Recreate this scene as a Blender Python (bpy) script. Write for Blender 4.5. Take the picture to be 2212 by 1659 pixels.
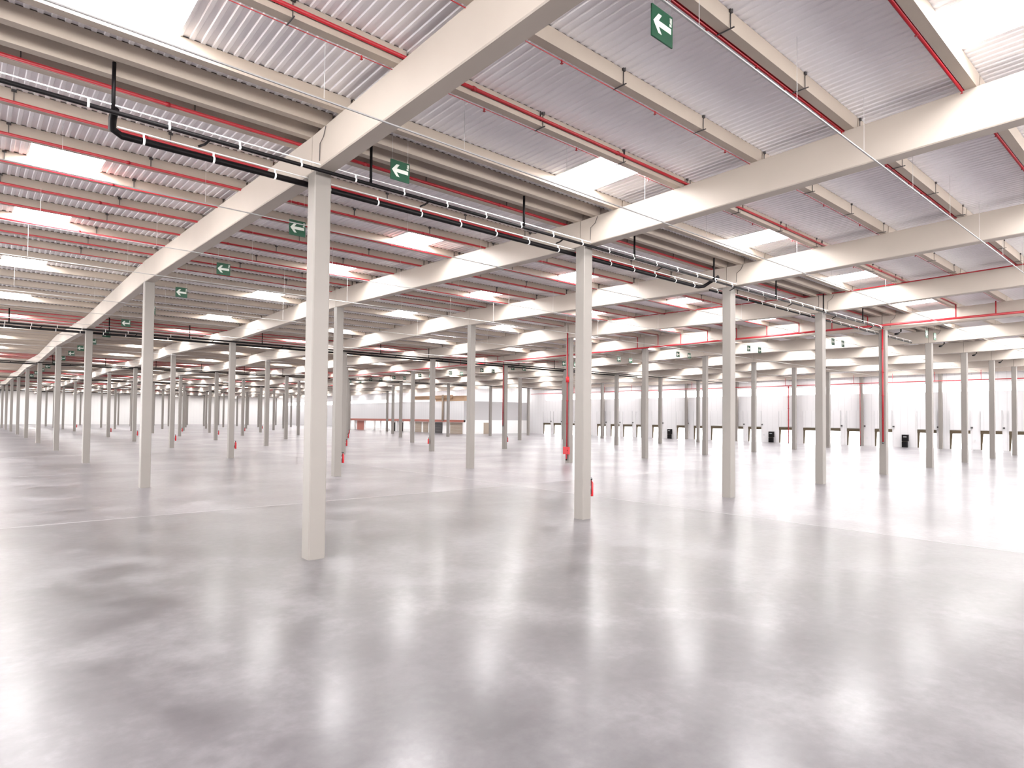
import bpy, math, random
from mathutils import Vector, Matrix
import numpy as np

random.seed(7)
for o in list(bpy.data.objects):
    bpy.data.objects.remove(o)
S = bpy.context.scene
C = bpy.context.scene.collection

# ------------------------------------------------------------------ camera
F_PX, YAW, PITCH, ROLL = 1348.2, 0.8512, 0.0250, 0.0096
CAM = Vector((-8.0173, -18.1938, 4.2865))
fw = Vector((math.cos(YAW) * math.cos(PITCH), math.sin(YAW) * math.cos(PITCH), math.sin(PITCH)))
rt = fw.cross(Vector((0, 0, 1))).normalized()
up = rt.cross(fw)
cr, sr = math.cos(ROLL), math.sin(ROLL)
ax_x = rt * cr + up * sr
ax_y = up * cr - rt * sr
cd = bpy.data.cameras.new('camera')
cam = bpy.data.objects.new('camera', cd)
C.objects.link(cam)
M = Matrix((ax_x, ax_y, -fw)).transposed().to_4x4()
M.translation = CAM
cam.matrix_world = M
cd.sensor_fit = 'HORIZONTAL'
cd.sensor_width = 36
cd.lens = F_PX / 2212 * 36
cd.shift_y = 39.2 / 2212
cd.clip_end = 2000
S.camera = cam

# ------------------------------------------------------------------ daylight, exposure
WORLD = 10.0          # overcast white sky: brightest overhead, a third of that at the horizon
SKYLIGHT = 27.0       # daylight coming through the translucent roof lights
w = bpy.data.worlds.new('sky')
S.world = w
w.use_nodes = True
bg = w.node_tree.nodes['Background']
bg.inputs[0].default_value = (1.0, 0.985, 0.985, 1)
_n, _l = w.node_tree.nodes, w.node_tree.links
_tc = _n.new('ShaderNodeTexCoord')
_sp = _n.new('ShaderNodeSeparateXYZ')
_l.new(_tc.outputs['Generated'], _sp.inputs[0])
_mr = _n.new('ShaderNodeMapRange')
_mr.inputs['From Min'].default_value = 0.0
_mr.inputs['From Max'].default_value = 1.0
_mr.inputs['To Min'].default_value = WORLD / 3
_mr.inputs['To Max'].default_value = WORLD
_l.new(_sp.outputs['Z'], _mr.inputs['Value'])
_l.new(_mr.outputs['Result'], bg.inputs[1])
S.view_settings.view_transform = 'Standard'
S.view_settings.look = 'None'
S.view_settings.exposure = 1.3
S.view_settings.gamma = 1.0
S.view_settings.use_curve_mapping = False
cy = S.cycles
cy.max_bounces = 9
cy.diffuse_bounces = 7
cy.glossy_bounces = 4
cy.transmission_bounces = 2
cy.sample_clamp_indirect = 6
cy.caustics_reflective = False
cy.caustics_refractive = False
cy.use_denoising = True
try:
    cy.use_light_tree = True
except Exception:
    pass

# ------------------------------------------------------------------ materials
def new_mat(name):
    m = bpy.data.materials.new(name)
    m.use_nodes = True
    nt = m.node_tree
    return m, nt, nt.nodes['Principled BSDF']

def mat(name, col, rough=0.6, metal=0.0, var=0.0, scale=1.0, spec=0.5):
    m, nt, b = new_mat(name)
    b.inputs['Base Color'].default_value = (*col, 1)
    b.inputs['Roughness'].default_value = rough
    b.inputs['Metallic'].default_value = metal
    b.inputs['Specular IOR Level'].default_value = spec
    if var:
        tc = nt.nodes.new('ShaderNodeTexCoord')
        n = nt.nodes.new('ShaderNodeTexNoise')
        n.inputs['Scale'].default_value = scale
        n.inputs['Detail'].default_value = 4
        r = nt.nodes.new('ShaderNodeValToRGB')
        r.color_ramp.elements[0].position = 0.3
        r.color_ramp.elements[1].position = 0.7
        r.color_ramp.elements[0].color = (*[c * (1 - var) for c in col], 1)
        r.color_ramp.elements[1].color = (*[min(1, c * (1 + var)) for c in col], 1)
        nt.links.new(tc.outputs['Object'], n.inputs['Vector'])
        nt.links.new(n.outputs['Fac'], r.inputs['Fac'])
        nt.links.new(r.outputs['Color'], b.inputs['Base Color'])
    return m

def emit(name, col, strength):
    m = bpy.data.materials.new(name)
    m.use_nodes = True
    nt = m.node_tree
    nt.nodes.clear()
    e = nt.nodes.new('ShaderNodeEmission')
    e.inputs[0].default_value = (*col, 1)
    e.inputs[1].default_value = strength
    o = nt.nodes.new('ShaderNodeOutputMaterial')
    nt.links.new(e.outputs[0], o.inputs[0])
    return m

def floor_mat():
    m, nt, b = new_mat('polished concrete')
    N, L = nt.nodes, nt.links
    tc = N.new('ShaderNodeTexCoord')
    def noise(scale, detail, rough=0.55, dist=0.0):
        n = N.new('ShaderNodeTexNoise')
        n.inputs['Scale'].default_value = scale
        n.inputs['Detail'].default_value = detail
        n.inputs['Roughness'].default_value = rough
        n.inputs['Distortion'].default_value = dist
        L.new(tc.outputs['Object'], n.inputs['Vector'])
        return n
    def ramp(src, stops):
        r = N.new('ShaderNodeValToRGB')
        e = r.color_ramp.elements
        while len(e) < len(stops):
            e.new(0.5)
        for el, (p, c) in zip(e, stops):
            el.position = p
            el.color = (*c, 1)
        L.new(src, r.inputs['Fac'])
        return r
    def math(op, x, y):
        n = N.new('ShaderNodeMath')
        n.operation = op
        for i, v in enumerate((x, y)):
            if isinstance(v, (int, float)):
                n.inputs[i].default_value = v
            else:
                L.new(v, n.inputs[i])
        return n.outputs[0]
    n1 = noise(0.13, 4, 0.55)
    n2 = noise(0.55, 6, 0.6, 0.3)
    n3 = noise(4.0, 5, 0.65)
    mixv = math('ADD', math('ADD', math('MULTIPLY', n1.outputs['Fac'], 0.42), math('MULTIPLY', n2.outputs['Fac'], 0.42)),
                math('MULTIPLY', n3.outputs['Fac'], 0.16))
    base = ramp(mixv, [(0.40, FLOOR_LO), (0.50, FLOOR_MID), (0.60, FLOOR_HI)])
    # paler beyond the first joint along x and along y
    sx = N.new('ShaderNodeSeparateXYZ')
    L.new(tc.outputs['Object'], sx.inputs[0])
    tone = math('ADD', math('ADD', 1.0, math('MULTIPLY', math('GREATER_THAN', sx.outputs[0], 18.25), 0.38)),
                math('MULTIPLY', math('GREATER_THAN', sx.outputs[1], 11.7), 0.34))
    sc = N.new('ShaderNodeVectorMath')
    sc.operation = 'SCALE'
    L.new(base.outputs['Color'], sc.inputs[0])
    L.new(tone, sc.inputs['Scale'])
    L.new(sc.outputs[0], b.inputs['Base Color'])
    rr = ramp(n2.outputs['Fac'], [(0.3, (0.31,) * 3), (0.7, (0.42,) * 3)])
    L.new(rr.outputs['Color'], b.inputs['Roughness'])
    b.inputs['Specular IOR Level'].default_value = 0.5
    b.inputs['Coat Weight'].default_value = 0.26
    b.inputs['Coat Roughness'].default_value = 0.19
    b.inputs['Coat IOR'].default_value = 1.5
    bp = N.new('ShaderNodeBump')
    bp.inputs['Strength'].default_value = 0.02
    bp.inputs['Distance'].default_value = 0.02
    L.new(n2.outputs['Fac'], bp.inputs['Height'])
    L.new(bp.outputs['Normal'], b.inputs['Normal'])
    return m

def panel_wall_mat(name, col, dark, pitch, axis):
    # cladding panels: a thin joint every `pitch` metres along an axis
    m, nt, b = new_mat(name)
    N, L = nt.nodes, nt.links
    tc = N.new('ShaderNodeTexCoord')
    sx = N.new('ShaderNodeSeparateXYZ')
    L.new(tc.outputs['Object'], sx.inputs[0])
    d = N.new('ShaderNodeMath'); d.operation = 'DIVIDE'; d.inputs[1].default_value = pitch
    L.new(sx.outputs[axis], d.inputs[0])
    fr = N.new('ShaderNodeMath'); fr.operation = 'FRACT'
    L.new(d.outputs[0], fr.inputs[0])
    lt = N.new('ShaderNodeMath'); lt.operation = 'LESS_THAN'; lt.inputs[1].default_value = 0.035
    L.new(fr.outputs[0], lt.inputs[0])
    mx = N.new('ShaderNodeMix'); mx.data_type = 'RGBA'
    L.new(lt.outputs[0], mx.inputs[0])
    mx.inputs[6].default_value = (*col, 1)
    mx.inputs[7].default_value = (*dark, 1)
    L.new(mx.outputs[2], b.inputs['Base Color'])
    b.inputs['Roughness'].default_value = 0.55
    return m

FLOOR_LO = (0.062, 0.056, 0.060)
FLOOR_MID = (0.098, 0.090, 0.095)
FLOOR_HI = (0.160, 0.150, 0.157)
MT = dict(
    concrete=mat('painted concrete', (0.395, 0.347, 0.30), 0.55, var=0.03, scale=0.6),
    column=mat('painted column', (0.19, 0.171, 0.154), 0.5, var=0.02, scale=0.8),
    purlin=mat('precast purlin', (0.40, 0.341, 0.284), 0.7, var=0.03, scale=1.2),
    deck=mat('white steel deck', (0.92, 0.90, 0.91), 0.45),
    red=mat('red pipe paint', (0.32, 0.005, 0.012), 0.4),
    darkred=mat('red cable sheath', (0.36, 0.012, 0.02), 0.5),
    brightred=mat('red enamel', (0.42, 0.004, 0.010), 0.4),
    black=mat('black plastic', (0.003, 0.002, 0.0025), 0.5, spec=0.15),
    steel=mat('galvanised steel', (0.62, 0.62, 0.62), 0.4, metal=0.6),
    dark=mat('dark bracket', (0.05, 0.045, 0.045), 0.5),
    white=mat('white enamel', (0.86, 0.85, 0.84), 0.4),
    wall=panel_wall_mat('white wall panels', (0.62, 0.61, 0.615), (0.47, 0.46, 0.465), 1.1, 1),
    farwall=panel_wall_mat('far wall panels', (0.74, 0.725, 0.71), (0.64, 0.63, 0.62), 1.2, 0),
    railgrey=mat('painted rail', (0.3, 0.295, 0.29), 0.4),
    strip=mat('dark rib gap shade', (0.045, 0.035, 0.03), 0.8),
    green=mat('sign green', (0.0, 0.05, 0.02), 0.45),
    cream=mat('sign white', (0.55, 0.57, 0.52), 0.5),
    joint=mat('floor joint', (0.30, 0.285, 0.29), 0.5),
    lintel=mat('dock lintel', (0.07, 0.05, 0.025), 0.7),
    brown=mat('brown shutter', (0.36, 0.29, 0.23), 0.6),
    redbrown=mat('red brown fascia', (0.36, 0.13, 0.10), 0.6),
    duct=mat('tan ductwork', (0.50, 0.33, 0.21), 0.6),
    skylight=emit('daylit roof light', (1.0, 0.985, 0.985), SKYLIGHT),
    window=emit('daylit window', (1.0, 0.985, 0.985), 5.0),
    officepane=emit('lit office window', (1.0, 0.97, 0.93), 1.6),
    yard=mat('yard concrete', (0.86, 0.85, 0.84), 0.8),
)
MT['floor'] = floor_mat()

# ------------------------------------------------------------------ mesh helpers
class MB:
    def __init__(s):
        s.v, s.f = [], []
    def add(s, vs, fs):
        o = len(s.v)
        s.v += [tuple(p) for p in vs]
        s.f += [tuple(o + i for i in f) for f in fs]
        return s
    def box(s, x0, x1, y0, y1, z0, z1):
        return s.add([(x0, y0, z0), (x1, y0, z0), (x1, y1, z0), (x0, y1, z0),
                      (x0, y0, z1), (x1, y0, z1), (x1, y1, z1), (x0, y1, z1)],
                     [(0, 3, 2, 1), (4, 5, 6, 7), (0, 1, 5, 4), (1, 2, 6, 5), (2, 3, 7, 6), (3, 0, 4, 7)])
    def loft(s, rings, cap=True):
        n = len(rings[0])
        vs = [p for r in rings for p in r]
        fs = []
        for k in range(len(rings) - 1):
            for i in range(n):
                j = (i + 1) % n
                fs.append((k * n + i, k * n + j, (k + 1) * n + j, (k + 1) * n + i))
        if cap:
            fs.append(tuple(range(n - 1, -1, -1)))
            fs.append(tuple((len(rings) - 1) * n + i for i in range(n)))
        return s.add(vs, fs)
    def tube(s, pts, r, n=8):
        pts = [Vector(p) for p in pts]
        rings = []
        for i, p in enumerate(pts):
            a = pts[max(0, i - 1)]
            b = pts[min(len(pts) - 1, i + 1)]
            t = (b - a).normalized()
            ref = Vector((0, 0, 1)) if abs(t.z) < 0.9 else Vector((1, 0, 0))
            u = t.cross(ref).normalized()
            v = u.cross(t)
            rad = r[i] if isinstance(r, (list, tuple)) else r
            rings.append([p + (u * math.cos(2 * math.pi * k / n) + v * math.sin(2 * math.pi * k / n)) * rad for k in range(n)])
        return s.loft(rings)
    def mesh(s, name, m, smooth=False):
        me = bpy.data.meshes.new(name)
        me.from_pydata(s.v, [], s.f)
        me.materials.append(m)
        if smooth:
            me.polygons.foreach_set('use_smooth', [True] * len(me.polygons))
        me.update()
        return me
    def obj(s, name, m, parent=None, smooth=False):
        return link(name, s.mesh(name, m, smooth), parent)

def link(name, data, parent=None, loc=None):
    o = bpy.data.objects.new(name, data)
    C.objects.link(o)
    if parent:
        o.parent = parent
    if loc is not None:
        o.location = loc
    return o

def tag(o, label, cat, group=None, kind='thing'):
    o['label'] = label
    o['category'] = cat
    o['kind'] = kind
    if group:
        o['group'] = group
    return o

def struct(o):
    o['kind'] = 'structure'
    return o

UNITS = ['', 'first', 'second', 'third', 'fourth', 'fifth', 'sixth', 'seventh', 'eighth', 'ninth', 'tenth', 'eleventh',
         'twelfth', 'thirteenth', 'fourteenth', 'fifteenth', 'sixteenth', 'seventeenth', 'eighteenth', 'nineteenth']
TENS = ['', '', 'twenty', 'thirty', 'forty', 'fifty', 'sixty', 'seventy', 'eighty', 'ninety']
TENTH = ['', '', 'twentieth', 'thirtieth', 'fortieth', 'fiftieth', 'sixtieth', 'seventieth', 'eightieth', 'ninetieth']
def nth(n):
    if n < 20:
        return UNITS[n]
    if n >= 100:
        return 'hundredth' if n == 100 else 'hundred and ' + nth(n - 100)
    return TENTH[n // 10] if n % 10 == 0 else TENS[n // 10] + '-' + UNITS[n % 10]

# ------------------------------------------------------------------ the grid
SX, SY = 12.0, 23.6
PER = 2 * SY
NCOL, NROW = 10, 13          # columns seen along x and along y
X_WALL, Y_FAR = 110.0, 283.2
X_OPEN, Y_OPEN = -60.0, -57.0  # unseen sides, left open to let sky light in as fill
SLOPE = 0.0225
SOFFIT, BTOP, PURLIN_H = 11.67, 12.78, 0.39
def dval(y):
    m = y % PER
    return min(m, PER - m)
def ztop(y):                 # top of the roof beams = underside of the purlins
    return BTOP + SLOPE * dval(y)
def zdeck(y):
    return ztop(y) + PURLIN_H
def zsoff(row):
    return SOFFIT if row % 2 == 0 else SOFFIT + 0.40

UP = [0.2, 1.15, 3.95, 6.75, 9.7, 12.7, 15.8, 18.9, 21.7]
DOWN = [24.4, 27.3, 30.3, 33.3, 36.3, 39.3, 42.3, 45.25, 46.4]
PUR = []
for k in range(-3, 7):
    for t in UP + DOWN:
        y = k * PER + t
        if Y_OPEN + 0.5 < y < Y_FAR - 0.4:
            PUR.append(y)
PUR.sort()

# roof lights: between two purlins, one or two to every slope
SKY_GAPS = []
for y0, y1 in zip(PUR[:-1], PUR[1:]):
    k = math.floor(y0 / PER)
    t = round(y0 - k * PER, 2)
    ok = t in (6.75, 15.8, 27.3, 39.3)
    if k <= -1:
        ok = t in (30.3, 42.3, 6.75, 15.8)
    if k >= 1:
        ok = t in (3.95, 15.8, 27.3, 39.3)
    if ok:
        SKY_GAPS.append((y0, y1))
def sky_x(b):                # x range of the roof light in bay b
    return (b * SX + 5.45, b * SX + 7.55) if b < 0 else (b * SX + 8.15, b * SX + 10.2)

# ------------------------------------------------------------------ floor, ground, roof deck, walls
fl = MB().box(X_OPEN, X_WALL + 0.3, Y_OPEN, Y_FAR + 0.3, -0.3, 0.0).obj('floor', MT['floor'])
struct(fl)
struct(MB().box(-160, 240, -180, 420, -0.9, -0.32).obj('ground', MT['yard']))  # pale yard carried round the open sides to bounce sky light in

def joint_line(x0, x1, y0, y1):
    return MB().box(x0, x1, y0, y1, 0.0, 0.004)
i = 1
for x in (18.25, 48.6, 78.6):
    struct(joint_line(x - 0.03, x + 0.03, Y_OPEN, Y_FAR).obj('trim_%d' % i, MT['joint'])); i += 1
for k in range(0, 12):
    y = 11.7 + SY * k
    struct(joint_line(X_OPEN, X_WALL, y - 0.03, y + 0.03).obj('trim_%d' % i, MT['joint'])); i += 1

def deck():
    pitch, lo, hi, dep = 0.25, 0.085, 0.12, 0.032
    prof = []
    def strip(mb, x0, x1, ya, yb):
        xs, zs = [], []
        n = max(1, int(round((x1 - x0) / pitch)))
        p = (x1 - x0) / n
        for q in range(n):
            b = x0 + q * p
            side = (p - lo - hi) / 2
            xs += [b, b + lo, b + lo + side, b + lo + side + hi]
            zs += [0, 0, dep, dep]
        xs.append(x1); zs.append(0)
        m = len(xs)
        vs = [(x, ya, zdeck(ya) + z) for x, z in zip(xs, zs)] + [(x, yb, zdeck(yb) + z) for x, z in zip(xs, zs)]
        fs = [(q, q + m, q + m + 1, q + 1) for q in range(m - 1)]
        mb.add(vs, fs)
    mb = MB()
    cuts = [Y_OPEN]
    for (a, b) in SKY_GAPS:
        cuts += [a, b]
    ridges = [SY * k for k in range(-5, 14) if SY * k > Y_OPEN and SY * k < Y_FAR]
    cuts = sorted(set(cuts + ridges + [Y_FAR]))
    for ya, yb in zip(cuts[:-1], cuts[1:]):
        if (ya, yb) in SKY_GAPS:
            x = X_OPEN
            for b in range(-5, 9):
                xa, xb = sky_x(b)
                strip(mb, x, xa, ya, yb)
                x = xb
            strip(mb, x, X_WALL, ya, yb)
        else:
            strip(mb, X_OPEN, X_WALL, ya, yb)
    return mb
struct(deck().obj('ceiling', MT['deck']))
# insulated outer roof above the deck keeps the sky out
def outer_roof():
    mb = MB()
    cuts = [Y_OPEN] + [SY * k for k in range(-5, 13) if Y_OPEN < SY * k < Y_FAR] + [Y_FAR]
    for a, b in zip(cuts[:-1], cuts[1:]):
        mb.add([(X_OPEN, a, zdeck(a) + 0.32), (X_WALL, a, zdeck(a) + 0.32), (X_WALL, b, zdeck(b) + 0.32), (X_OPEN, b, zdeck(b) + 0.32)], [(0, 1, 2, 3)])
    return mb
struct(outer_roof().obj('roof', MT['deck']))

# ------------------------------------------------------------------ roof lights
def in_view(p, m=0.06):
    q = cam.matrix_world.inverted() @ Vector(p)
    if q.z > -0.5:
        return 0
    u = q.x / -q.z * F_PX / 2212
    v = q.y / -q.z * F_PX / 2212 - 39.2 / 2212
    if abs(u) < 0.5 + m and abs(v) < 0.375 + m:
        return 1.0 / -q.z
    return 0

def skylight_meshes(dy):
    pane = MB().box(0, 1, 0, 1, 0, 0.02)
    return pane
UNSEEN = MB()
SKY_ROW0 = len([1 for a, b in SKY_GAPS if a < -17.5])
for g, (ya, yb) in enumerate(SKY_GAPS):
    for b in range(-5, 9):
        xa, xb = sky_x(b)
        y0, y1 = ya + 0.15, yb - 0.15
        z0, z1 = zdeck(y0), zdeck(y1)
        vis = in_view(((xa + xb) / 2, (y0 + y1) / 2, z0))
        seen = any(in_view((x, y, z0), 0.02) for x in (xa, (xa + xb) / 2, xb) for y in (y0, (y0 + y1) / 2, y1))
        mb = MB() if seen else UNSEEN
        mb.add([(xa, y0, z0 + 0.09), (xb, y0, z0 + 0.09), (xb, y1, z1 + 0.09), (xa, y1, z1 + 0.09)], [(0, 3, 2, 1)])
        if not seen:
            continue
        row = g + 1 - SKY_ROW0
        bay = 'before the first beam line' if b < 0 else 'before the %s beam line' % nth(b + 2)
        lab = 'bright square roof skylight, %s row %s, %s' % (nth(row if row > 0 else 1 - row), 'from the front' if row > 0 else 'behind the view', bay)
        near = vis and 1 / vis < 60
        if not near:
            o = mb.obj('skylight', MT['skylight'])
        else:
            o = link('skylight', None)
            o.location = (xa, y0, z0)
            def loc(m_):
                m_.v = [(x - xa, y - y0, z - z0) for x, y, z in m_.v]
                return m_
            loc(mb).obj('pane', MT['skylight'], o)
            fr = MB()
            t = 0.05
            for (p, q, r_, s_) in ((xa - t, xa, y0, y1), (xb, xb + t, y0, y1)):
                fr.add([(p, r_, z0 - 0.02), (q, r_, z0 - 0.02), (q, s_, z1 - 0.02), (p, s_, z1 - 0.02),
                        (p, r_, z0 + 0.12), (q, r_, z0 + 0.12), (q, s_, z1 + 0.12), (p, s_, z1 + 0.12)],
                       [(0, 3, 2, 1), (4, 5, 6, 7), (0, 1, 5, 4), (1, 2, 6, 5), (2, 3, 7, 6), (3, 0, 4, 7)])
            fr.box(xa - t, xb + t, y0 - 0.03, y0, z0 - 0.02, z0 + 0.12)
            fr.box(xa - t, xb + t, y1, y1 + 0.03, z1 - 0.02, z1 + 0.12)
            loc(fr).obj('curb_frame', MT['white'], o)
        tag(o, lab, 'skylight', 'square skylights in the roof')

tag(UNSEEN.obj('further_skylights', MT['skylight']), 'square roof skylights over the parts of the hall beside and behind the view', 'skylights', kind='stuff')

# ------------------------------------------------------------------ columns
def column_mesh(h):
    a, c = 0.262, 0.03
    ring = lambda z, s=1.0: [(x * s, y * s, z) for x, y in ((-a + c, -a), (a - c, -a), (a, -a + c), (a, a - c), (a - c, a), (-a + c, a), (-a, a - c), (-a, -a + c))]
    return MB().loft([ring(0), ring(h)]).mesh('column', MT['column'])
CM = [column_mesh(zsoff(0)), column_mesh(zsoff(1))]
ROWNAME = lambda m: 'front row' if m == 0 else nth(m + 1) + ' row back'
for m in range(NROW - 1):
    for n in range(NCOL):
        x, y = n * SX, m * SY
        if n == NCOL - 1 or (n >= 8 and 4.4 <= m <= 7.6):
            continue
        o = link('column', CM[m % 2], loc=(x, y, 0))
        tag(o, 'square white concrete column, %s from the left in the %s' % (nth(n + 1), ROWNAME(m)), 'column', 'grid of white columns')
# slim columns standing against the dock wall
for k in range(0, 9):
    y = 11.7 * k
    o = link('column', CM[1], loc=(X_WALL - 0.6, y, 0))
    o.scale = (1, 1, (zsoff(1)) / zsoff(1))
    tag(o, 'white column standing against the dock wall, %s from the near end' % nth(k + 1), 'column', 'columns along the dock wall')

# ------------------------------------------------------------------ roof beams (one per span)
def beam_mesh(z0s, z1s):
    a, c = 0.262, 0.03
    L = SY - 0.02
    def ring(y, zs, zt):
        return [(-a + c, y, zs), (a - c, y, zs), (a, y, zs + c), (a, y, zt), (-a, y, zt), (-a, y, zs + c)]
    return MB().loft([ring(0.01, *z0s), ring(L, *z1s)]).mesh('roof_beam', MT['concrete'])
zv, zr = (SOFFIT, BTOP), (SOFFIT + 0.40, BTOP + SLOPE * SY)
BM = [beam_mesh(zv, zr), beam_mesh(zr, zv)]
for n in range(NCOL - 1):
    for m in range(-1, NROW - 1):
        x, y = n * SX, m * SY
        if n >= 8 and m >= 11:
            continue
        o = link('roof_beam', BM[m % 2], loc=(x, y, 0))
        tag(o, 'long pale concrete roof beam, %s beam line from the left, %s span back' % (nth(n + 1), nth(m + 2)), 'beam', 'pale concrete roof beams')
o = MB().box(X_WALL - 0.9, X_WALL - 0.35, -23.6, 107, 12.0, 12.75).obj('edge_beam', MT['concrete'])
tag(o, 'long pale edge beam running above the dock wall columns', 'beam')

# ------------------------------------------------------------------ purlins
def purlin_mesh():
    w0, w1, L = 0.125, 0.145, SX - 0.05
    ring = lambda x: [(x, -w0, 0), (x, w0, 0), (x, w1, PURLIN_H - 0.002), (x, -w1, PURLIN_H - 0.002)]
    return MB().loft([ring(0.025), ring(L)]).mesh('purlin', MT['purlin'])
PM = purlin_mesh()
GSM = MB().box(0.03, SX - 0.05, -0.12, 0.12, PURLIN_H - 0.002, PURLIN_H + 0.034).mesh('rib_gap_shade', MT['strip'])  # dark strip paints the shade in the gaps under the deck ribs
cand = []
for pi, y in enumerate(PUR):
    if y < -17.5:
        continue
    for b in range(-1, 9):
        best = max(in_view((b * SX + f * SX, y, ztop(y)), 0.03) for f in (0.05, 0.2, 0.4, 0.6, 0.8, 0.95))
        if best:
            cand.append((best, pi, y, b))
cand.sort(reverse=True)
PUR_VIS = [y for y in PUR if y >= -17.5]
near = cand[:300]
for best, pi, y, b in near:
    o = link('purlin', PM, loc=(b * SX, y, ztop(y)))
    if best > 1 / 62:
        link('rib_gap_shade', GSM, o)
    k = PUR_VIS.index(y) + 1
    bay = 'before the first beam line' if b < 0 else 'between the %s and %s beam lines' % (nth(b + 1), nth(b + 2))
    tag(o, 'pale concrete roof purlin, %s from the front, %s' % (nth(k), bay), 'purlin', 'concrete purlins under the roof')
rest = MB()
for best, pi, y, b in cand[300:]:
    x0, x1, z = b * SX + 0.025, (b + 1) * SX - 0.025, ztop(y)
    rest.box(x0, x1, y - 0.135, y + 0.135, z, z + PURLIN_H - 0.002)
if rest.v:
    o = rest.obj('distant_purlins', MT['purlin'])
    tag(o, 'rows of pale purlins under the most distant parts of the roof', 'purlins', kind='stuff')

# ------------------------------------------------------------------ sprinkler pipes and detection cables
def hanger_mesh():
    return MB().box(-0.012, 0.012, -0.012, 0.012, 0.0, 0.34).box(-0.06, 0.06, -0.03, 0.05, 0.33, 0.39).mesh('hanger', MT['dark'])
HM = hanger_mesh()
SM = MB().tube([(0, 0, 0.02), (0, 0, -0.06)], 0.02, 6).box(-0.03, 0.03, -0.03, 0.03, -0.075, -0.06).mesh('sprinkler_head', MT['red'])
PIPES = [  # purlin y, radius, side offset, height above the beam top
    (-4.9 + 0, 0.048, -0.20, 0.17), (1.15, 0.05, -0.20, 0.05), (3.95, 0.045, -0.20, 0.0), (6.75, 0.048, -0.20, 0.0),
    (9.7, 0.048, -0.20, 0.0), (12.7, 0.048, -0.20, 0.0), (15.8, 0.045, -0.20, 0.0), (18.9, 0.045, -0.20, 0.0),
    (21.7, 0.04, -0.20, 0.02), (24.4, 0.025, -0.20, -0.02), (48.35, 0.045, -0.2, 0.0), (51.15, 0.045, -0.2, 0.0),
    (53.95, 0.045, -0.2, 0.0), (56.9, 0.045, -0.2, 0.0), (59.9, 0.04, -0.2, 0.0), (63.0, 0.04, -0.2, 0.0)]
for base in (94.4, 141.6, 188.8, 236.0):
    for t in (1.15, 3.95, 6.75, 9.7, 12.7, 15.8):
        PIPES.append((base + t, 0.04, -0.2, 0.0))
PIPE_Y = []
for q, (py, r, off, dz) in enumerate(PIPES):
    yp = min(PUR, key=lambda t: abs(t - py))
    y, z = yp + off, ztop(yp) + dz
    o = link('sprinkler_pipe', None, loc=(-12, y, z))
    tag(o, 'long red sprinkler pipe under the roof, %s such pipe from the front' % nth(q + 1), 'pipe', 'red sprinkler pipes under the roof')
    xe = 59.4 if y < 70 else 106
    xe = 47.4 if y < 30 else xe
    MB().tube([(0, 0, 0), (xe + 12, 0, 0)], r, 10 if y < 30 else 6).obj('pipe', MT['red'], o, True)
    PIPE_Y.append((y, z))
    if y < 26:
        for k in range(0, 14):
            x = 0.9 + 3.9 * k
            if in_view((x - 12, y, z)) and 1 / max(1e-6, in_view((x - 12, y, z))) < 48:
                h = link('hanger', HM, o, (x, 0.035, -0.02 if dz < 0.1 else -0.05))
    if y < 20:
        cpl = MB().tube([(-0.05, 0, 0), (0.05, 0, 0)], r * 1.35, 8).mesh('coupling', MT['red'], True)
        for k in range(0, 9):
            x = 2.0 + 6.0 * k
            if in_view((x - 12, y, z)):
                link('coupling', cpl, o, (x, 0, 0))

CABLES = [(-4.9, 0.010, 'fourth'), (-7.9, 0.012, 'third'), (-10.9, 0.013, 'second')]
SPOTM = MB().box(-0.014, 0.014, -0.42, 0.01, -0.02, 0.0).box(-0.01, 0.01, -0.335, -0.32, 0.0, PURLIN_H).box(-0.05, 0.05, -0.36, -0.26, PURLIN_H - 0.04, PURLIN_H + 0.05).mesh('strap', MT['dark'])
for py, r, od in CABLES:
    yp = min(PUR, key=lambda t: abs(t - py))
    y, z = yp + 0.17, ztop(yp) - 0.02
    o = link('detector_cable', None, loc=(-12, y, z))
    tag(o, 'thin dark red cable run beside the %s purlin from the front' % od, 'cable', 'thin red cables beside the purlins')
    MB().tube([(0, 0, 0), (60, 0, 0)], r, 6).obj('cable', MT['darkred'], o)
    for k in range(0, 16):
        x = 1.6 + 3.75 * k
        if in_view((x - 12, y, z)) and x < 48:
            link('strap', SPOTM, o, (x, 0, 0))
    for k in range(0, 16):
        x = 3.4 + 3.75 * k
        if in_view((x - 12, y, z)) and x < 44:
            link('sprinkler_head', SM, o, (x, 0, 0))
for py, od, r in ((-10.9, 'second', 0.045), (-13.9, 'first', 0.045), (-7.9, 'third', 0.0)):
    if not r:
        continue
    yp = min(PUR, key=lambda t: abs(t - py))
    y, z = yp + (0.20 if py < -12 else 0.235), ztop(yp) + (0.03 if py < -12 else 0.06)
    o = link('sprinkler_pipe', None, loc=(-2, y, z))
    tag(o, 'red sprinkler pipe clipped beside the %s purlin from the front' % od, 'pipe', 'red sprinkler pipes under the roof')
    MB().tube([(0, 0, 0), (61.4, 0, 0)], r, 10).obj('pipe', MT['red'], o, True)
    for k in range(0, 8):
        if in_view((2.5 + 3.75 * k - 2, y, z)):
            link('sprinkler_head', SM, o, (2.5 + 3.75 * k, 0, -r * 0.6))

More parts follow.
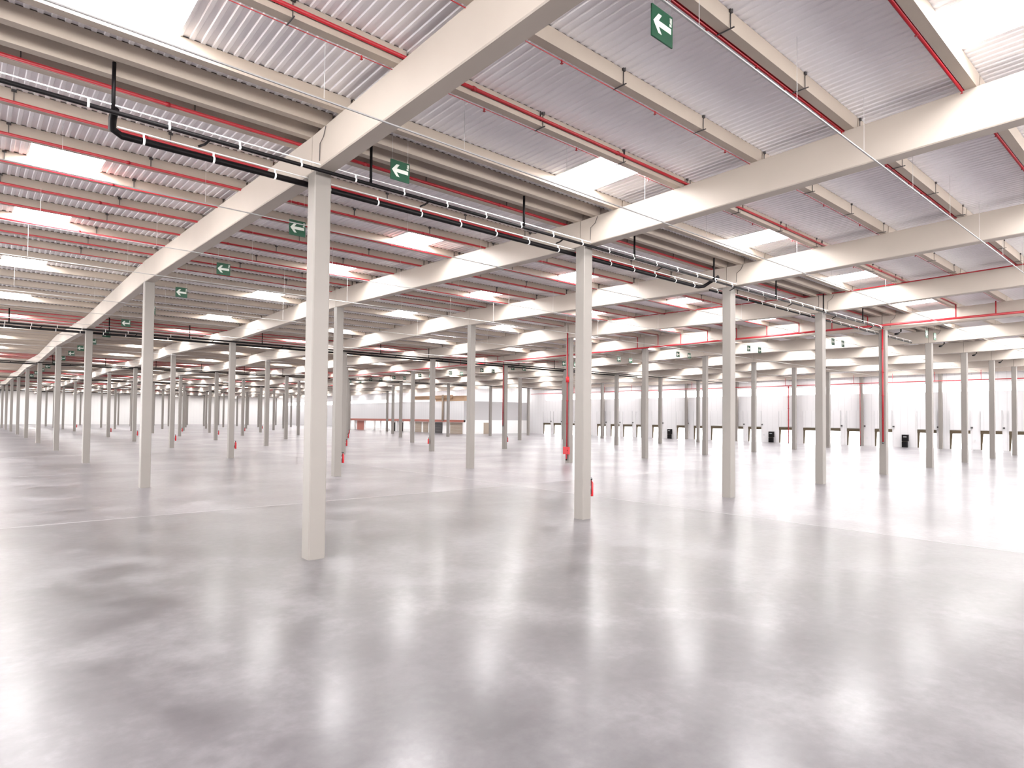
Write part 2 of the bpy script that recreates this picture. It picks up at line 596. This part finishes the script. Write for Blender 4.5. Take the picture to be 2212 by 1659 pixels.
# ------------------------------------------------------------------ red mains
def main_pipe(name, x, z, y0, y1, r, label, drops, ztop_fn):
    o = link(name, None, loc=(x, y0, z))
    tag(o, label, 'pipe', 'red fire mains')
    MB().tube([(0, 0, 0), (0, y1 - y0, 0)], r, 12).obj('pipe', MT['red'], o, True)
    for y, zt in drops:
        MB().tube([(0, y - y0, 0), (0, y - y0, zt - z)], r * 0.5, 8).obj('riser', MT['red'], o, True)
    return o
drops = [(y, z) for y, z in PIPE_Y if -8 < y < 110] + [(-7.5, 13.0), (-10.6, 13.05)]
main_pipe('fire_main', 47.4, 12.03, -20, 112, 0.085, 'long red fire main hung below the fifth beam line', drops, ztop)
main_pipe('fire_main', 107.6, 10.75, -12, 106, 0.075, 'long red fire main running high along the dock wall',
          [(y, 12.2) for y in (-6, 0, 6, 12, 18, 24, 30, 36, 42, 48, 56, 64, 72, 80, 90)], ztop)
o = MB().tube([(35.6, -14, 13.07), (35.6, -2.0, 12.84), (35.6, 18, 13.2)], 0.035, 8).obj('sprinkler_branch', MT['red'])
tag(o, 'thin red pipe along the top edge of the fourth beam line', 'pipe')
def riser(x, y, z0, z1, r, label):
    o = link('fire_riser', None, loc=(x, y, z0))
    tag(o, label, 'pipe', 'upright red pipes')
    MB().tube([(0, 0, 0), (0, 0, z1 - z0)], r, 8).obj('pipe', MT['red'], o, True)
    MB().tube([(0, 0, -0.12), (0, 0, 0.02)], r * 1.3, 8).obj('valve', MT['dark'], o, True)
    for k in range(4):
        z = (z1 - z0) * (0.2 + 0.2 * k)
        MB().box(-r, 0.12, -r * 1.3, r * 1.3, z - 0.03, z + 0.03).obj('clip', MT['red'], o)
    return o
riser(47.64, -0.06, 2.6, 12.03, 0.06, 'upright red pipe on the fifth column of the front row')
riser(47.64, 47.2, 3.2, 12.0, 0.06, 'upright red pipe on the fifth column of the third row')
riser(107.6, 35.4, 0.12, 10.75, 0.10, 'upright red pipe dropping past the dock doors with valve at foot')
riser(107.6, 23.0, 0.12, 10.75, 0.04, 'slim upright red pipe by the dock wall nearer the camera')
hr = riser(35.63, 23.55, 1.55, 12.6, 0.06, 'tall upright red pipe feeding the red hose box')
MB().tube([(0, -0.02, 6.2), (0, -0.02, 6.75)], 0.16, 10).obj('alarm_valve', MT['brightred'], hr, True)

# hose reel cabinet
def hose_cabinet(x, y, z, label):
    o = link('hose_cabinet', None, loc=(x, y, z))
    o.rotation_euler = (0, 0, -math.pi / 2)
    tag(o, label, 'cabinet')
    MB().box(-0.35, 0.35, -0.22, 0.0, 0.0, 0.72).obj('cabinet_body', MT['brightred'], o)
    d = MB().box(-0.32, 0.32, -0.24, -0.222, 0.03, 0.69).obj('door', MT['brightred'], o)
    MB().box(0.24, 0.28, -0.265, -0.24, 0.32, 0.42).obj('handle', MT['black'], d)
    MB().tube([(0, -0.1, 0), (0.02, -0.1, -0.25), (-0.02, -0.1, -0.5)], [0.09, 0.07, 0.06], 8).obj('hose', MT['darkred'], o, True)
    MB().tube([(-0.02, -0.1, -0.48), (-0.02, -0.1, -0.6)], 0.07, 8).obj('nozzle', MT['black'], o, True)
hose_cabinet(35.735, 23.6, 0.83, 'red hose box on the column with the tall red pipe')

# ------------------------------------------------------------------ fire extinguishers
def ext_parts():
    n = 14
    body = [(0.0, 0.0), (0.075, 0.0), (0.085, 0.02), (0.085, 0.50), (0.07, 0.56), (0.03, 0.60), (0.025, 0.64), (0.0, 0.64)]
    rings = [[(r * math.cos(2 * math.pi * k / n), r * math.sin(2 * math.pi * k / n), z) for k in range(n)] for r, z in body[1:-1]]
    b = MB().loft(rings).mesh('cylinder_body', MT['brightred'], True)
    v = MB().box(-0.03, 0.03, -0.02, 0.02, 0.63, 0.69).box(-0.11, 0.05, -0.012, 0.012, 0.68, 0.70).box(-0.10, 0.03, -0.012, 0.012, 0.72, 0.735).mesh('valve_handle', MT['black'])
    h = MB().tube([(-0.03, -0.02, 0.65), (-0.08, -0.07, 0.60), (-0.11, -0.09, 0.35), (-0.11, -0.09, 0.10)], 0.013, 6).mesh('hose', MT['black'], True)
    k = MB().box(-0.19, -0.08, -0.05, 0.05, 0.30, 0.42).mesh('wall_bracket', MT['steel'])
    return b, v, h, k
EXT = ext_parts()
def extinguisher(n, m, dx, dy, z, label, big=1.08):
    o = link('fire_extinguisher', None, loc=(n * SX + dx, m * SY + dy, z))
    for nm, me in zip(('cylinder_body', 'valve_handle', 'hose', 'wall_bracket'), EXT):
        link(nm, me, o)
    o.scale = (big, big, big)
    if dx < 0:
        o.rotation_euler = (0, 0, math.pi)
    tag(o, label, 'fire extinguisher', 'red extinguishers on the columns')
EXTS = [(1, 0), (1, 1), (1, 2), (1, 3), (1, 4), (1, 5), (2, 2), (3, 2), (3, 3), (4, 0), (4, 2), (2, 5), (3, 5), (4, 4), (2, 4), (4, 6), (2, 7), (1, 7)]
for n, m in EXTS:
    left = (n, m) == (3, 2)
    extinguisher(n, m, -0.45 if left else 0.45, 0.10 if left else -0.10, 0.93,
                 'red fire extinguisher on the %s column from the left, %s' % (nth(n + 1), ROWNAME(m)))

# ------------------------------------------------------------------ rainwater pipes in the roof valleys
def drain(name, y, z, x0, x1, r, label, rail=True, drops=(), clips=True, bend=False):
    o = link(name, None, loc=(x0, y, z))
    tag(o, label, 'pipe', 'black rainwater pipes under the valleys')
    L = x1 - x0
    pts = [(0, 0, 0), (L, 0, 0)]
    if bend:
        pts = [(0.0, -1.0, 0.22), (0.0, -0.7, 0.12), (0.05, -0.25, 0.03), (0.3, 0, 0), (L - 0.4, 0, 0), (L - 0.1, -0.15, 0.05), (L + 0.1, -0.5, 0.3), (L + 0.15, -0.9, 0.5)]
    MB().tube(pts, r, 12).obj('pipe', MT['black'], o, True)
    if rail:
        MB().box(0.2, L, -0.013, 0.013, r + 0.10, r + 0.128).obj('rail', MT['white'], o)
    if clips:
        cm = MB().tube([(-0.025, 0, 0), (0.025, 0, 0)], r * 1.08, 12).box(-0.02, 0.02, -0.02, 0.02, r, r + 0.12).mesh('clip', MT['white'])
        x = 0.8
        while x < L:
            if in_view((x0 + x, y, z)) and in_view((x0 + x, y, z)) > 1 / 60:
                link('clip', cm, o, (x, 0, 0))
            x += 1.72
    for dx in drops:
        zt = ztop(0) + 0.0
        MB().tube([(dx - x0, 0, r * 0.5), (dx - x0, 0, zt - z)], 0.045, 8).obj('drop_pipe', MT['black'], o, True)
        sx = dx - x0 + 2.2
        MB().tube([(sx, 0, 0), (sx - 0.1, 0.14, -0.12), (sx - 0.25, 0.2, -0.2)], 0.03, 6).obj('branch', MT['black'], o)
    return o
DX = [-5.5, 1.4, 7.9, 14.7, 21.4, 28.3, 35.0, 41.9, 50, 57, 64]
drain('rainwater_pipe', -0.62, 11.57, -24, 46, 0.055, 'upper black rainwater pipe passing in front of the front columns', True, DX[:8])
drain('rainwater_pipe', 0.44, 11.45, -5.45, 22.0, 0.09, 'thicker black rainwater pipe passing behind the front columns', True, (), True, True)
drain('rainwater_pipe', 0.60, 11.5, 23.0, 57.0, 0.055, 'slimmer black rainwater pipe behind the front columns to the right', True)
for k, base in enumerate((47.2, 94.4, 141.6, 188.8, 236.0)):
    rb = (0.07, 0.06, 0.055, 0.05, 0.05)[k]
    xe = 108 if k < 2 else 86
    nmv = 'third fifth seventh ninth eleventh'.split()[k]
    dr = [x for x in DX if k < 2]
    drain('rainwater_pipe', base - 0.6, 11.57, -10, xe, rb, 'upper black rainwater pipe crossing the %s row of columns' % nmv, k == 0, dr, k == 0)
    drain('rainwater_pipe', base + 0.5, 11.42, -10, xe - 30, rb + 0.03, 'lower black rainwater pipe behind the %s row of columns' % nmv, k == 0, (), k == 0)
# short black dock side outlets hung under the valley by the right columns
for k, x in enumerate((50.2, 62.3, 74.2, 86.0)):
    o = MB().tube([(x, -0.62, ztop(0) + 0.39), (x, -0.62, 11.75), (x - 0.6, -0.55, 11.5), (x - 1.0, -0.5, 11.45)], [0.04, 0.05, 0.09, 0.08], 8).obj('rain_outlet', MT['black'], None, True)
    tag(o, 'black bent rain outlet by the %s column of the front row' % nth(k + 5), 'pipe', 'black bent outlets')

# ------------------------------------------------------------------ white lighting rails
RAILS = []
for k in range(-1, 12):
    for t in (4.7, 11.9, 18.3):
        y = k * SY + t if k % 2 == 0 else k * SY + (SY - t)
        RAILS.append(y)
RAILS = sorted(y for y in RAILS if -13 < y < 270)
WM = MB().box(-0.004, 0.004, -0.004, 0.004, 0, 1.45).mesh('suspension_wire', MT['steel'])
for q, y in enumerate(RAILS):
    x0, x1 = -12.0, (106 if (y < 104 or y > 176) else 84)
    o = link('light_rail', None, loc=(x0, y, 11.5))
    tag(o, 'thin white lighting rail hung under the beams, %s from the front' % nth(q + 1), 'light rail', 'white rails under the beams')
    MB().box(0, x1 - x0, -0.018, 0.018, 0, 0.03).obj('rail', MT['railgrey'], o)
    if y < 30:
        for k in range(0, 12):
            x = 2.0 + 4.0 * k
            if in_view((x + x0, y, 12)):
                link('suspension_wire', WM, o, (x, 0, 0.06))

# ------------------------------------------------------------------ exit signs
def sign_meshes(w_, h_):
    p = MB().box(0, w_, -0.015, 0.015, 0, h_).mesh('panel', MT['green'])
    ar = MB()
    yf = -0.018
    P = [(0.06, 0.50), (0.30, 0.80), (0.46, 0.80), (0.31, 0.585), (0.92, 0.585), (0.92, 0.40), (0.31, 0.40), (0.46, 0.19), (0.30, 0.19)]
    vs = [(x * w_, yf, z * h_) for x, z in P] + [(x * w_, -0.0149, z * h_) for x, z in P]
    n = len(P)
    ar.add(vs, [(0, 1, 2, 3), (0, 3, 6), (3, 4, 5, 6), (0, 6, 7, 8)] + [(i, (i + 1) % n, n + (i + 1) % n, n + i) for i in range(n)])
    a = ar.mesh('arrow', MT['cream'])
    # pale pictogram: a door and a small running figure
    pc = MB()
    pc.box(0.84 * w_, 0.94 * w_, yf, -0.0149, 0.64 * h_, 0.72 * h_)
    pc.box(0.90 * w_, 0.95 * w_, yf, -0.0149, 0.74 * h_, 0.92 * h_)
    pc.add([(0.86 * w_, yf, 0.75 * h_), (0.89 * w_, yf, 0.75 * h_), (0.885 * w_, yf, 0.86 * h_), (0.85 * w_, yf, 0.84 * h_)], [(0, 1, 2, 3)])
    pc.box(0.855 * w_, 0.88 * w_, yf, -0.0149, 0.87 * h_, 0.91 * h_)
    c = pc.mesh('pictogram', MT['cream'])
    wr = MB().box(0.06, 0.066, -0.004, 0.004, 0, 1.0).box(w_ - 0.066, w_ - 0.06, -0.004, 0.004, 0, 1.0).mesh('wires', MT['steel'])
    return p, a, c, wr
SG = sign_meshes(0.66, 0.61)
def sign(x, y, z, label, group):
    o = link('exit_sign', None, loc=(x, y, z))
    p = link('panel', SG[0], o)
    link('arrow', SG[1], p)
    link('pictogram', SG[2], p)
    wr = link('wires', SG[3], o, (0, 0, 0.61))
    wr.scale = (1, 1, zdeck(y) - z - 0.55)
    tag(o, label, 'exit sign', group)
for q, y in enumerate((-11.2, -1.65, 6.2, 15.7, 24.0, 32.6, 41.6, 51.0, 59.5, 68.3, 76.6, 86, 95.5, 106, 116, 127, 138, 150)):
    sign(1.5, y, 11.49, 'green sign with white left arrow, %s from the front beside the left beam' % nth(q + 1), 'green arrow signs beside the left beam')
for q, y in enumerate((-1.6, 6.0, 14.4, 23.0, 31.6, 41.1, 51.7, 59.1, 67.6, 77.0, 86.0, 95.0, 104.0)):
    for s, x in (('first', 53.0), ('second', 55.3)):
        sign(x, y, 11.43, 'small distant green sign, %s of the %s pair beyond the red main' % (s, nth(q + 1)), 'paired green signs beyond the red main')

# ------------------------------------------------------------------ dock wall on the right
DOOR_Y = [-4.5, -0.4, 3.1, 6.6, 10.6, 15.1, 21.5, 26.0, 29.8, 33.7, 38.3, 44.6, 48.4, 52.9, 57.0, 61.3, 67.8, 72.3, 76.2, 80.0, 84.3, 90.0, 94.6, 99.5, 103.4]
DW, DH = 2.65, 2.95
DOOR_Y = [y - DW for y in DOOR_Y]          # near edge of every opening
wall = MB()
W0, W1 = X_WALL, X_WALL + 0.25
wall.box(W0, W1, Y_OPEN, Y_FAR, 10.45, 13.9)
wall.box(W0, W1, Y_OPEN, Y_FAR, DH, 9.1)
y = Y_OPEN
for a in DOOR_Y:
    wall.box(W0, W1, y, a, 0, DH)
    y = a + DW
wall.box(W0, W1, y, Y_FAR, 0, DH)
struct(wall.obj('wall_right', MT['wall']))
wins = [(y, y + 14.4) for y in np.arange(Y_OPEN, 100, 14.52)] + [(186 + 16.2 * k, 186 + 16.2 * k + 16.1) for k in range(6)]
for k, (a, b) in enumerate(wins):
    struct(MB().box(W0 + 0.1, W0 + 0.14, a, b, 9.1, 10.45).obj('window_%d' % (k + 1), MT['window']))
MB_ = MB().box(W0, W1, wins[0][1] + 14.52 * (len(wins) - 7), 186, 9.1, 10.45)
struct(MB_.obj('trim_90', MT['wall']))
railm = MB().box(-0.06, 0, 0, 0.06, 0, 3.1).mesh('track', MT['steel'])
panm = MB()
for k in range(5):
    panm.box(-0.05, 0, 0, DW, 0.62 * k, 0.62 * k + 0.6)
panm = panm.mesh('raised_panel', MT['wall'])
lintm = MB().box(-0.08, 0.3, -0.02, DW + 0.02, -0.5, 0.02).mesh('lintel', MT['lintel'])
jambm = MB().add([(0.2, DW + 0.01, 0), (0.2, DW - 0.16, 0), (0.2, DW - 0.34, DH - 0.28), (0.2, DW + 0.01, DH - 0.28),
                  (-0.02, DW + 0.01, 0), (-0.02, DW - 0.16, 0), (-0.02, DW - 0.34, DH - 0.28), (-0.02, DW + 0.01, DH - 0.28)],
                 [(0, 1, 2, 3), (4, 7, 6, 5), (0, 4, 5, 1), (1, 5, 6, 2), (2, 6, 7, 3), (3, 7, 4, 0)]).mesh('dock_seal', MT['lintel'])
boxm = MB().box(-0.1, 0, -0.62, -0.42, 1.25, 1.55).mesh('control_box', MT['steel'])
motm = MB().box(-0.16, 0, -0.36, -0.1, 0.35, 0.6).mesh('motor', MT['dark'])
for k, a in enumerate(DOOR_Y):
    o = struct(link('door_%d' % (k + 1), None, loc=(W0, a, 0)))
    link('lintel', lintm, o, (0, 0, DH))
    link('dock_seal', jambm, o)
    link('raised_panel', panm, o, (-0.03, 0, DH + 0.12))
    link('track', railm, o, (-0.08, -0.1, DH))
    link('track', railm, o, (-0.08, DW + 0.04, DH))
    link('motor', motm, o, (0, 0, DH))
    link('control_box', boxm, o)
# black machine cabinets between the doors
for (y, wh) in ((62.9, 'far'), (39.7, 'middle'), (16.8, 'nearest')):
    o = link('control_cabinet', None, loc=(X_WALL - 0.45, y, 0))
    tag(o, 'black two-part cabinet against the dock wall, %s of the three' % wh, 'cabinet', 'black cabinets along the dock wall')
    MB().box(-0.25, 0.3, -0.36, 0.42, 0.0, 0.95).obj('lower_cabinet', MT['black'], o)
    MB().box(-0.25, 0.3, -0.48, 0.42, 1.02, 2.1).obj('upper_cabinet', MT['black'], o)
    MB().box(-0.2, 0.3, -0.3, 0.36, 0.95, 1.02).obj('ledge', MT['lintel'], o)
    MB().box(-0.262, -0.25, -0.3, 0.2, 1.7, 1.78).obj('label_plate', MT['steel'], o)

# ------------------------------------------------------------------ far wall
struct(MB().box(X_OPEN, X_WALL, Y_FAR, Y_FAR + 0.3, 0, 13.9).obj('wall_far', MT['farwall']))

# ------------------------------------------------------------------ white office block standing inside by the dock wall
OX, OY0, OY1, OZ = 88.0, 110.0, 186.0, 8.5
o = link('office_block', None, loc=(OX, OY0, 0))
tag(o, 'white two-storey office block inside the hall with brown shutters below', 'office block')
OL = OY1 - OY0
MB().box(0, X_WALL - OX - 0.05, 0, OL, 3.6, OZ).obj('upper_wall', MT['wall'], o)
MB().box(0.5, X_WALL - OX - 0.05, 0.3, OL, 0, 3.0).obj('ground_floor_wall', MT['white'], o)
MB().box(-0.06, 0.5, 0.0, OL, 3.0, 3.6).obj('fascia', MT['redbrown'], o)
MB().box(0.0, X_WALL - OX - 0.05, 0.0, 0.3, 0, 3.6).obj('end_wall', MT['white'], o)
MB().box(6.5, 8.2, -0.05, 0.0, 0, 2.9).obj('end_door', MT['brown'], o)
def shutter(y0, y1, m):
    mb = MB()
    n = 10
    for k in range(n):
        mb.box(0.40, 0.5, y0, y1, 2.9 * k / n, 2.9 * (k + 0.93) / n)
    return mb.obj('shutter', m, o)
for y0, y1, m in ((1.2, 6.5, 'brown'), (10.2, 13.6, 'dark'), (17.0, 19.4, 'brown'), (20.4, 23.6, 'brown')):
    shutter(y0, y1, MT[m])
for y0, y1, m in ((27, 29.6, 'window'), (37.5, 42.5, 'window'), (44, 46.2, 'window'), (48, 52.5, 'window'), (60.5, 62.3, 'window'), (63.5, 65, 'window'), (67, 69.5, 'window')):
    MB().box(0.42, 0.5, y0, y1, 0.9, 2.8).obj('window_pane', MT['officepane'], o)
    for q in range(1, 4):
        yq = y0 + (y1 - y0) * q / 4
        MB().box(0.38, 0.42, yq - 0.06, yq + 0.06, 0.9, 2.8).obj('mullion', MT['brown'], o)
for y0, y1 in ((30.2, 31.3), (34.6, 35.6)):
    MB().box(0.40, 0.5, y0, y1, 0, 2.6).obj('doorway', MT['black'], o)
for y0, y1 in ((54, 58.5),):
    MB().box(0.40, 0.5, y0, y1, 0, 2.9).obj('panel', MT['redbrown'], o)
for yy in (14.6, 24.4, 33, 46.8, 59.5):
    MB().box(-0.06, 0.3, yy, yy + 0.5, 0, 3.0).obj('post', MT['white'], o)
# ducts and pipework above the block
o = MB().tube([(OX + 0.6, OY0 + 6, 9.6), (OX + 0.6, OY0 + 24, 9.6)], 0.55, 12).obj('air_duct', MT['duct'], None, True)
tag(o, 'tan round duct lying on top of the white office block', 'duct')
o = MB().box(OX + 0.8, OX + 2.6, OY0 + 1, OY0 + 14, 8.5, 9.9).obj('air_handler', MT['duct'])
tag(o, 'tan boxy ventilation unit on top of the white office block', 'ventilation unit')
o = MB().tube([(OX - 0.3, OY0 + 9.0, 3.2), (OX - 0.3, OY0 + 9.0, 10.2)], 0.28, 8).obj('downpipe', MT['brown'], None, True)
tag(o, 'brown downpipe fixed to the front of the white office block', 'pipe')
for k in range(3):
    a = OY1 + 0.5 + 30 * k

# thin dark cables coming down the beam sides above the front columns
for n in range(0, 6):
    x = n * SX - 0.285
    o = MB().tube([(x, -1.0, 12.76), (x, -0.86, 12.5), (x, -0.62, 12.36), (x, -0.60, 11.85)], 0.012, 6).obj('beam_cable', MT['dark'])
    tag(o, 'thin dark cable down the beam side above the %s front column' % nth(n + 1), 'cable', 'thin cables on the beam sides')
